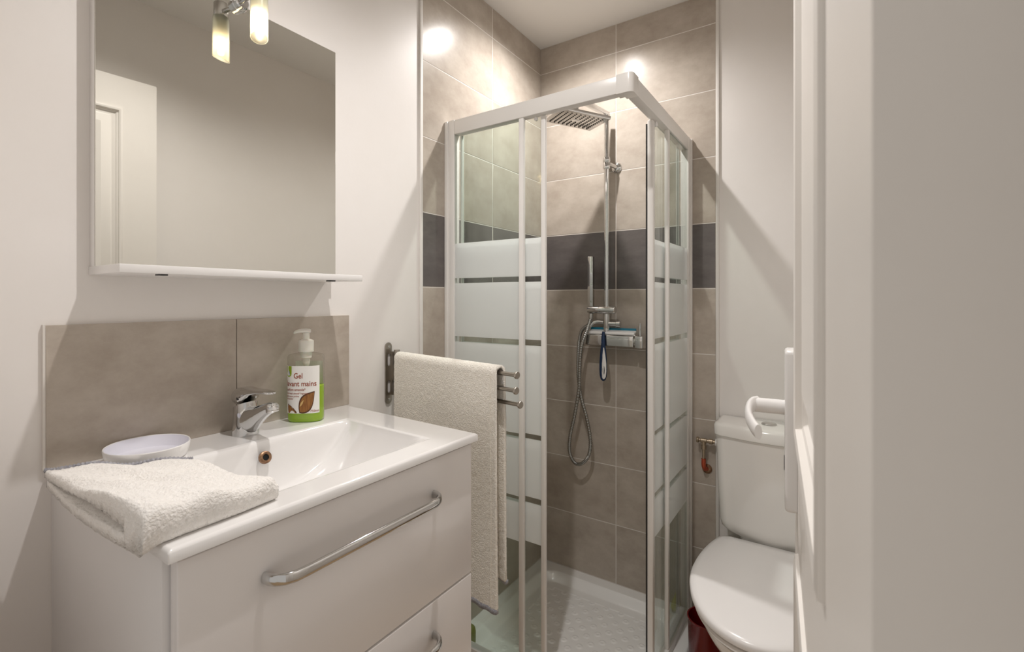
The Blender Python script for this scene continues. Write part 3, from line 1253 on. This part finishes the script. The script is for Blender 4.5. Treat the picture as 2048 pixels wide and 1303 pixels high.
# side: the same, sliding door pushed back towards the tiled wall
SS = 1.628
obj('fixed_panel_stile', G().box(RX - .016, RX - .002, SS - .008, SS + .010, ZB0 + .030, ZRB), 'alu', enc, bevel=.003)
pane('fixed_glass', enc, SS + .010, YB - .046, RX - .011, 'y', ZB0 + .030, ZRB)
SE = 1.500
sd = obj('sliding_door', G().box(RX - .036, RX - .017, SE, SE + .022, ZB0 + .032, ZRB - .001), 'alu', enc, bevel=.004)
obj('magnetic_seal', G().box(RX - .0405, RX - .0362, SE + .002, SE + .010, ZB0 + .034, ZRB - .012), 'black_seal', sd)
obj('trailing_stile', G().box(RX - .030, RX - .018, 1.820, 1.828, ZB0 + .032, ZRB - .002), 'alu', sd, bevel=.002)
pane('door_glass', sd, SE + .022, 1.820, RX - .026, 'y', ZB0 + .034, ZRB - .003)
for yy in (SE + .035, 1.80):
    obj('roller', G().lathe([(.0085, 0), (.0085, .006), (.003, .008)], (RX - .021, yy, ZRB - .006), (1, 0, 0), 16), 'white_plastic', sd)

# ------------------------------------------------------------------ shower column
px, py = -.772, YB - .062
col = thing('shower_column', 'chrome shower column with square rain head fixed to the tiled wall', 'shower', (px, YB - .006, 1.05))
obj('riser_pipe', G().tube([(px, py, 1.115), (px, py, 1.30), (px, py, 1.6), (px, py, 2.018)], .0105, 20), 'chrome', col)
obj('lower_pipe', G().tube([(px, py, 1.07), (px, py, 1.17)], .0128, 20), 'chrome', col)
HC = Vector((-.808, 1.655, 1.938))
g = G()
adir = Vector((HC.x - px, HC.y - py, 0)).normalized()
asd = Vector((-adir.y, adir.x, 0))
a0 = Vector((px, py, 2.018)) - adir * .011
a1 = Vector((HC.x, HC.y, 2.018)) + adir * .011
rings = []
for p in (a0, a1):
    rings.append([p + asd * x + Vector((0, 0, z)) for x, z in ((-.010, -.008), (.010, -.008), (.010, .008), (-.010, .008))])
g.loft(rings)
obj('overhead_arm', g, 'chrome', col, bevel=.0015)
obj('neck', G().lathe([(.009, 2.011), (.009, 1.985), (.0115, 1.983), (.0115, 1.960), (.013, 1.958), (.013, 1.944), (.0001, 1.944)], (HC.x, HC.y, 0), n=24), 'chrome', col)
# rain head: square, turned 45 degrees, slightly tilted
rz = math.radians(47.5)
Mh = Matrix.Translation(HC) @ Matrix.Rotation(rz, 4, 'Z') @ Matrix.Rotation(.111, 4, 'Y') @ Matrix.Rotation(.131, 4, 'X')


def hx(x, y, z):
    return tuple(Mh @ Vector((x, y, z)))


hd = obj('rain_head', G().box(-.1, .1, -.1, .1, -.006, .006, hx), 'chrome_dull', col, bevel=.001)
g = G()
for i in range(10):
    for j in range(10):
        if 4 <= i <= 5 and 4 <= j <= 5:
            continue
        x, y = -.078 + .0173 * i, -.078 + .0173 * j
        rings = []
        for r, z in ((.0036, -.0058), (.0031, -.0080), (.0008, -.0083)):
            rings.append([hx(x + r * math.cos(a), y + r * math.sin(a), z) for a in [2 * PI * k / 8 for k in range(8)]])
        g.loft(rings)
nz_ = obj('nozzles', g, 'nozzle', hd)
nz_['kind'] = 'stuff'
obj('badge', G().box(-.014, .014, -.010, .010, -.0072, -.0058, hx), 'chrome', hd)
# wall bracket
bz = 1.815
br = obj('wall_bracket', G().lathe([(.0001, -.026), (.0145, -.026), (.0150, -.025), (.0150, -.002), (.0142, -.001), (.0142, .001), (.0150, .002), (.0150, .020), (.0145, .021), (.0001, .021)], (px, py, bz), n=28), 'chrome', col)
obj('bracket_arm', G().tube([(px + .010, py, bz - .006), (px + .022, py + .030, bz - .012), (px + .022, YB - .008, bz - .012)], .0085, 16), 'chrome', br)
obj('rose', G().lathe([(.0001, .012), (.013, .012), (.021, .006), (.023, .0005), (.023, 0)], (px + .022, YB - .0062, bz - .012), (0, -1, 0), 30), 'chrome', br)
# hand-shower holder: horizontal barrel clamped on the riser
hz_ = 1.204
hol_ = obj('hand_shower_holder', G().lathe([(.0001, -.078), (.0145, -.078), (.0152, -.076), (.0152, -.028), (.0143, -.027), (.0143, -.026), (.0158, -.025), (.0158, .040), (.0150, .042), (.0001, .042)], (px, py - .010, hz_), (1, 0, 0), 28), 'chrome', col)
obj('collar', G().lathe([(.0136, 1.128), (.0145, 1.130), (.0145, 1.186), (.0136, 1.188)], (px, py, 0), n=24), 'chrome_dull', hol_)
# diverter and wall union
g = G()
g.lathe([(.0001, 0), (.010, 0), (.010, .032), (.0125, .034), (.0125, .050), (.0001, .052)], (px + .010, py, 1.147), (1, 0, 0), 22)
g.tube(bez([(px - .010, py, 1.152), (px - .040, py, 1.154), (px - .060, py - .004, 1.148), (px - .072, py - .010, 1.132)], 5), .0075, 14)
obj('diverter', g, 'chrome', col)
# thermostatic mixer bar
my0, my1 = YB - .086, YB - .042
mx = obj('mixer_bar', G().box(-.862, -.650, my0, my1, 1.056, 1.100), 'chrome', col, bevel=.003, seg=3)
obj('control_knob', G().box(-.644, -.612, my0 - .002, my1 + .002, 1.053, 1.101), 'chrome', mx, bevel=.003, seg=3)
obj('knob_collar', G().lathe([(.0185, 0), (.0185, .009)], (-.652, (my0 + my1) / 2, 1.0775), (1, 0, 0), 28), 'chrome_dull', mx)
obj('control_lever', G().tube([(-.628, (my0 + my1) / 2 - .004, 1.100), (-.628, (my0 + my1) / 2 - .004, 1.152)], .0052, 14), 'chrome', mx)
for xx in (-.832, -.682):
    obj('wall_union', G().lathe([(.026, 0), (.026, .004), (.016, .010), (.014, .040)], (xx, YB - .0062, 1.078), (0, -1, 0), 28), 'chrome', mx)

# ------------------------------------------------------------------ hand shower and hose
hsx, hsy = px - .066, py - .010
hs = thing('hand_shower', 'slim chrome stick hand shower clipped to the shower column', 'hand shower', (hsx, hsy, 1.19))
obj('handle', G().box(hsx - .012, hsx + .012, hsy - .0105, hsy + .0105, 1.216, 1.428), 'chrome', hs, bevel=.003, seg=3)
obj('inlet', G().lathe([(.0085, 1.165), (.0095, 1.168), (.0095, 1.188), (.0075, 1.1885)], (hsx, hsy, 0), n=20), 'chrome_dull', hs)
B_ = lambda x, z, dy=0: Vector((x, YB - .062 + dy, z))
hp = [(hsx, 1.170, -.010), (hsx - .008, 1.12, -.030), (-.866, 1.05, -.044), (-.876, .96, -.040), (-.884, .87, -.030), (-.905, .76, -.026), (-.930, .66, -.020), (-.935, .59, -.016), (-.912, .546, -.014),
      (-.880, .548, -.012), (-.850, .585, -.008), (-.842, .65, -.006), (-.856, .74, -.010), (-.880, .83, -.016), (-.893, .92, -.018), (-.895, 1.00, -.014), (-.893, 1.07, -.008), (-.880, 1.115, -.008), (px - .078, 1.138, -.010)]
pth = bez([B_(*q) for q in hp], 34)
rr = [.0080 if (i // 2) % 2 else .0066 for i in range(len(pth))]
obj('hose', G().tube(pth, rr, 12), 'hose_metal', hs)

# ------------------------------------------------------------------ squeegee on the mixer
sq = thing('squeegee', 'white and teal shower squeegee with a blue handle lying on the shower mixer', 'squeegee', (px, YB - .060, 1.10))
sy = YB - .060
obj('head', G().box(-.846, -.648, sy - .020, sy + .010, 1.1005, 1.112, lambda x, y, z: (x * 1, y, z + (y - sy) * .3 + .0065)), 'white_plastic', sq, bevel=.004, seg=3)
obj('blade', G().box(-.848, -.650, sy + .008, sy + .013, 1.112, 1.1295), 'teal', sq, bevel=.001)
g = G()
# handle: loop that hangs under the mixer
def hring(w_, z, y, t):
    return [Vector((px - .002 + w_ * math.cos(a), y + t * math.sin(a), z)) for a in [2 * PI * k / 20 for k in range(20)]]
yh = my0 - .007
hsec = [(.006, 1.115, yh + .004, .005), (.0075, 1.098, yh, .0052), (.009, 1.060, yh, .0058), (.0135, 1.030, yh, .0065), (.0165, .990, yh, .0070), (.0170, .960, yh, .0072), (.0155, .935, yh, .0068), (.011, .919, yh, .0055), (.004, .913, yh, .003)]
g.loft([hring(*q) for q in hsec])
hnd = obj('handle', g, 'navy', sq)
g = G()
g.loft([[Vector((px + .002 + a * .45, yh - .0052 - b, z)) for a, b in ((-q, 0), (0, .0042), (q, 0), (0, -.002))] for q, z in ((.004, 1.05), (.016, 1.02), (.025, .985), (.026, .955), (.020, .930), (.008, .922))])
obj('grip_inlay', g, 'white_plastic', hnd)
obj('hanging_slot', G().loft([[Vector((px + .003 + w_ * math.cos(a), yh - .0086, .958 + h_ * math.sin(a))) for a in [2 * PI * k / 16 for k in range(16)]] for w_, h_ in ((.0045, .019), (.0044, .0188))]), 'navy', hnd)

# ------------------------------------------------------------------ toilet
tcx = -.158
toi = thing('toilet', 'white close-coupled toilet with its lid down and a dual flush button', 'toilet', (tcx, 1.60, 0))


def egg(y0, y1, W, cx=tcx, n=64, back=.80, split=.56):
    pts_ = []
    half = []
    for k in range(n + 1):
        s = .5 - .5 * math.cos(PI * k / n)
        if s < split:
            w_ = W * math.sqrt(max(0, 1 - ((split - s) / split) ** 2))
        else:
            q = (s - split) / (1 - split)
            w_ = W * (1 - (1 - back) * q ** 2.2)
            if q > .9:
                w_ *= math.sqrt(max(0, 1 - ((q - .9) / .1) ** 2 * .25))
        half.append((w_, y0 + (y1 - y0) * s))
    pts_ = [(cx + w_, y) for w_, y in half] + [(cx - w_, y) for w_, y in half[::-1]]
    out = [pts_[0]]
    for p in pts_[1:]:
        if abs(p[0] - out[-1][0]) + abs(p[1] - out[-1][1]) > 1e-5:
            out.append(p)
    if abs(out[0][0] - out[-1][0]) + abs(out[0][1] - out[-1][1]) < 1e-5:
        out.pop()
    return out


def eggz(y0, y1, W, z, **k):
    return [(x, y, z) for x, y in egg(y0, y1, W, **k)]


g = G()
g.loft([eggz(1.47, 1.915, .105, .0005, back=.95), eggz(1.46, 1.915, .108, .02, back=.95), eggz(1.45, 1.912, .100, .12, back=.95), eggz(1.42, 1.908, .108, .20, back=.95),
        eggz(1.355, 1.90, .140, .275, back=.9), eggz(1.29, 1.90, .168, .335, back=.85), eggz(1.262, 1.90, .178, .368, back=.85), eggz(1.258, 1.90, .179, .388, back=.85), eggz(1.268, 1.895, .172, .3925, back=.85)])
obj('bowl', g, 'tank', toi, ang=50)
g = G()
g.loft([eggz(1.258, 1.772, .180, .3935), eggz(1.252, 1.775, .184, .398), eggz(1.254, 1.774, .183, .407), eggz(1.262, 1.770, .177, .4095)])
obj('seat', g, 'white_plastic', toi, ang=50)
g = G()
g.loft([eggz(1.256, 1.774, .186, .4115), eggz(1.248, 1.778, .192, .416), eggz(1.247, 1.778, .193, .428), eggz(1.252, 1.776, .189, .4345), eggz(1.264, 1.770, .175, .4385), eggz(1.32, 1.74, .135, .4415), eggz(1.42, 1.68, .07, .4425)])
lid = obj('lid', g, 'white_plastic', toi, ang=50)
for sx_ in (-.075, .075):
    obj('hinge', G().lathe([(.010, -.022), (.011, -.02), (.011, .02), (.010, .022)], (tcx + sx_, 1.782, .410), (1, 0, 0), 18), 'white_plastic', toi)


def tank_ring(z, hw, yf, yb=1.925, n=14, r=.035, bulge=.022):
    out = []
    # front edge left->right with bulge, rounded corners
    for k in range(n + 1):
        a = PI + (PI / 2) * k / n
        out.append((tcx - hw + r + r * math.cos(a), yf + bulge + r + r * math.sin(a)))
    for k in range(1, 16):
        t = k / 16
        x = tcx - hw + r + (2 * hw - 2 * r) * t
        out.append((x, yf + bulge - bulge * (1 - (2 * t - 1) ** 2)))
    for k in range(n + 1):
        a = -PI / 2 + (PI / 2) * k / n
        out.append((tcx + hw - r + r * math.cos(a), yf + bulge + r + r * math.sin(a)))
    rb_ = .012
    for k in range(7):
        a = (PI / 2) * k / 6
        out.append((tcx + hw - rb_ + rb_ * math.cos(a), yb - rb_ + rb_ * math.sin(a)))
    for k in range(7):
        a = PI / 2 + (PI / 2) * k / 6
        out.append((tcx - hw + rb_ + rb_ * math.cos(a), yb - rb_ + rb_ * math.sin(a)))
    return [(x, y, z) for x, y in out]


g = G()
g.loft([tank_ring(.3935, .100, 1.80), tank_ring(.425, .110, 1.79), tank_ring(.440, .150, 1.785), tank_ring(.452, .163, 1.780), tank_ring(.475, .168, 1.776), tank_ring(.62, .174, 1.770), tank_ring(.772, .178, 1.765)])
tk = obj('tank', g, 'tank', toi, ang=50)
g = G()
g.loft([tank_ring(.7725, .180, 1.762), tank_ring(.776, .183, 1.757), tank_ring(.806, .184, 1.756), tank_ring(.814, .180, 1.762), tank_ring(.818, .170, 1.774)])
tl_ = obj('tank_lid', g, 'tank', tk, ang=50)
fb = obj('flush_button', G().lathe([(.024, .817), (.024, .8205), (.022, .822), (.0195, .8215), (.0190, .8225), (.012, .8235), (.0001, .824)], (tcx - .015, 1.855, 0), n=32), 'chrome_dull', tl_)

# ------------------------------------------------------------------ stop valve feeding the toilet tank
vx, vy, vz = -.397, YB - .034, .716
sv = thing('stop_valve', 'small aged brass stop valve and feed pipe left of the toilet tank', 'valve', (vx, YB - .008, .60))
g = G()
g.lathe([(.0001, -.024), (.010, -.024), (.011, -.022), (.011, -.016), (.0065, -.014), (.0065, -.010), (.0085, -.008), (.0085, .012), (.0065, .014), (.0065, .020), (.0098, .021), (.0098, .034), (.0065, .036), (.0065, .050)], (vx, vy, vz), (1, 0, 0), 16)
g.lathe([(.0085, 0), (.0085, -.012), (.0098, -.013), (.0098, -.028), (.006, -.030)], (vx + .002, vy, vz - .004), n=14)
obj('valve_body', g, 'brass', sv)
obj('tank_nut', G().lathe([(.013, 0), (.013, .016), (.010, .018)], (vx + .044, vy, vz), (1, 0, 0), 8), 'white_plastic', sv)
obj('feed_pipe', G().tube([(vx + .002, vy, vz - .030), (vx + .002, vy, .640)], .0055, 14), 'brass', sv)
obj('elbow', G().tube(bez([(vx + .002, vy, .648), (vx + .002, vy, .622), (vx + .005, vy + .008, .608), (vx + .008, YB - .014, .604)], 5), .0082, 14), 'copper', sv)
obj('rose', G().lathe([(.018, 0), (.018, .003), (.012, .006), (.008, .007)], (vx + .009, YB - .0062, .603), (0, -1, 0), 22), 'rust', sv)

# ------------------------------------------------------------------ red bin, bottles in the tray
rbx, rby = -.337, 1.660
rb_t = thing('waste_bin', 'dark red plastic bin standing on the floor between toilet and shower tray', 'bin', (rbx, rby, 0))
obj('bucket', G().lathe([(.0001, .0005), (.050, .0005), (.053, .004), (.058, .195), (.060, .198), (.060, .203), (.056, .203), (.051, .008), (.0001, .008)], (rbx, rby, 0), n=40), 'red', rb_t)
yg = thing('shampoo_tube', 'yellow-green squeeze tube standing in the back right corner of the shower tray', 'tube', (-.497, 1.885, TZ))
rings = []
for z, a_, b_ in ((.012, .013, .013), (.030, .0135, .0135), (.034, .019, .017), (.06, .0195, .0165), (.10, .019, .010), (.135, .0185, .004), (.140, .0185, .0012)):
    rings.append([Vector((-.497 + b_ * math.cos(t) + (z - .012) * .05, 1.885 + a_ * math.sin(t), TZ + .0005 + (z - .012) * .62)) for t in [2 * PI * k / 24 for k in range(24)]])
obj('tube', G().loft(rings[2:]), 'yellow_green', yg)
obj('cap', G().loft(rings[:2]), 'olive', yg)
og = thing('shampoo_bottle', 'small olive green rounded bottle standing in the front left corner of the shower tray', 'bottle', (-1.062, 1.322, TZ))

# ------------------------------------------------------------------ door, opened against the right wall
da = math.radians(4.68)
dd = Vector((-math.sin(da), math.cos(da), 0))
dn = Vector((-math.cos(da), -math.sin(da), 0))       # out of the face, into the room
HP = Vector((-.0395, .766, 0)) - dd * .604            # hinge end of the visible face
DL, DT, DZ0, DZ1 = .606, .038, .008, 2.062


def DP(s, o_, z):
    p = HP + dd * s + dn * o_
    return (p.x, p.y, z)


door = thing('door_1', 'cream panelled door', 'door', (HP.x, HP.y, 0))
door['kind'] = 'structure'
del door['label']
del door['category']
g = G()
PAN = [(.143, .503, 1.085, 1.948), (.143, .503, .22, .945)]
ss = [0, .143, .503, DL]
zs = [DZ0, .22, .945, 1.085, 1.948, DZ1]
for i in range(3):
    for j in range(5):
        if i == 1 and j in (1, 3):
            continue
        g.face([g.bm.verts.new(DP(s, 0, z)) for s, z in ((ss[i], zs[j]), (ss[i + 1], zs[j]), (ss[i + 1], zs[j + 1]), (ss[i], zs[j + 1]))])
# back and edges
q = [DP(0, 0, DZ0), DP(DL, 0, DZ0), DP(DL, 0, DZ1), DP(0, 0, DZ1)]
b_ = [DP(0, -DT, DZ0), DP(DL, -DT, DZ0), DP(DL, -DT, DZ1), DP(0, -DT, DZ1)]
g.face([g.bm.verts.new(p) for p in b_][::-1])
for i in range(4):
    j = (i + 1) % 4
    g.face([g.bm.verts.new(p) for p in (q[j], q[i], b_[i], b_[j])])
for (s0, s1, z0, z1) in PAN:
    prev = None
    steps = [(0, 0), (.001, .0035), (.006, .0050), (.011, .0035), (.013, -.003), (.017, -.0045), (.020, -.009), (.030, -.010), (.034, -.0085), (.062, -.001), (.064, -.0015)]
    for ins, o_ in steps:
        r_ = [g.bm.verts.new(DP(s, o_, z)) for s, z in ((s0 + ins, z0 + ins), (s1 - ins, z0 + ins), (s1 - ins, z1 - ins), (s0 + ins, z1 - ins))]
        if prev:
            for i in range(4):
                j = (i + 1) % 4
                g.face([prev[i], prev[j], r_[j], r_[i]])
        prev = r_
    g.face(prev)
obj('door_leaf', g, 'door', door, merge=True, ang=25)
# handle: long white plate and a curved lever
hs_ = DL - .060
g = G()
pl_r = []
for (ins, o_) in ((0, .0003), (0, .010), (.0015, .0125), (.004, .0135)):
    ring = []
    for (cs, cz, a0_) in ((hs_ + .016, 1.180, 0), (hs_ - .020, 1.180, PI / 2), (hs_ - .020, .990, PI), (hs_ + .016, .990, 1.5 * PI)):
        for k in range(7):
            a = a0_ + PI / 2 * k / 6
            rr_ = .006 - min(ins, .004)
            ring.append(DP(cs + rr_ * math.cos(a) , o_, cz + rr_ * math.sin(a)))
    pl_r.append(ring)
g.loft(pl_r)
hdl = obj('door_handle', g, 'white_plastic', door)
lz = 1.110
obj('lever', G().tube([DP(hs_, .013, lz), DP(hs_, .030, lz), DP(hs_, .047, lz)], .0095, 20), 'white_plastic', hdl)
pth = bez([DP(hs_ + .004, .044, lz + .001), DP(hs_ - .006, .0500, lz + .001), DP(hs_ - .030, .0530, lz), DP(hs_ - .070, .0515, lz - .002), DP(hs_ - .105, .0455, lz - .004), DP(hs_ - .125, .0400, lz - .005)], 6)
obj('lever_grip', G().tube(pth, [.0070] + [.0098 - .0020 * (i / len(pth)) for i in range(len(pth) - 1)], 20, flat=(1.05, .50)), 'white_plastic', hdl)
obj('keyhole', G().box(0, 1, 0, 1, 0, 1, lambda x, y, z: DP(hs_ - .003 + .006 * x,   .0134 + .0008 * y, 1.030 + .018 * z)), 'black_seal', hdl)

# olive bottle in the tray corner
ob = obj('bottle', G().lathe([(.0001, 0), (.020, 0), (.0235, .004), (.0235, .040), (.021, .052), (.013, .060), (.0001, .063)], (-1.062, 1.322, .034), n=28), 'olive', og)
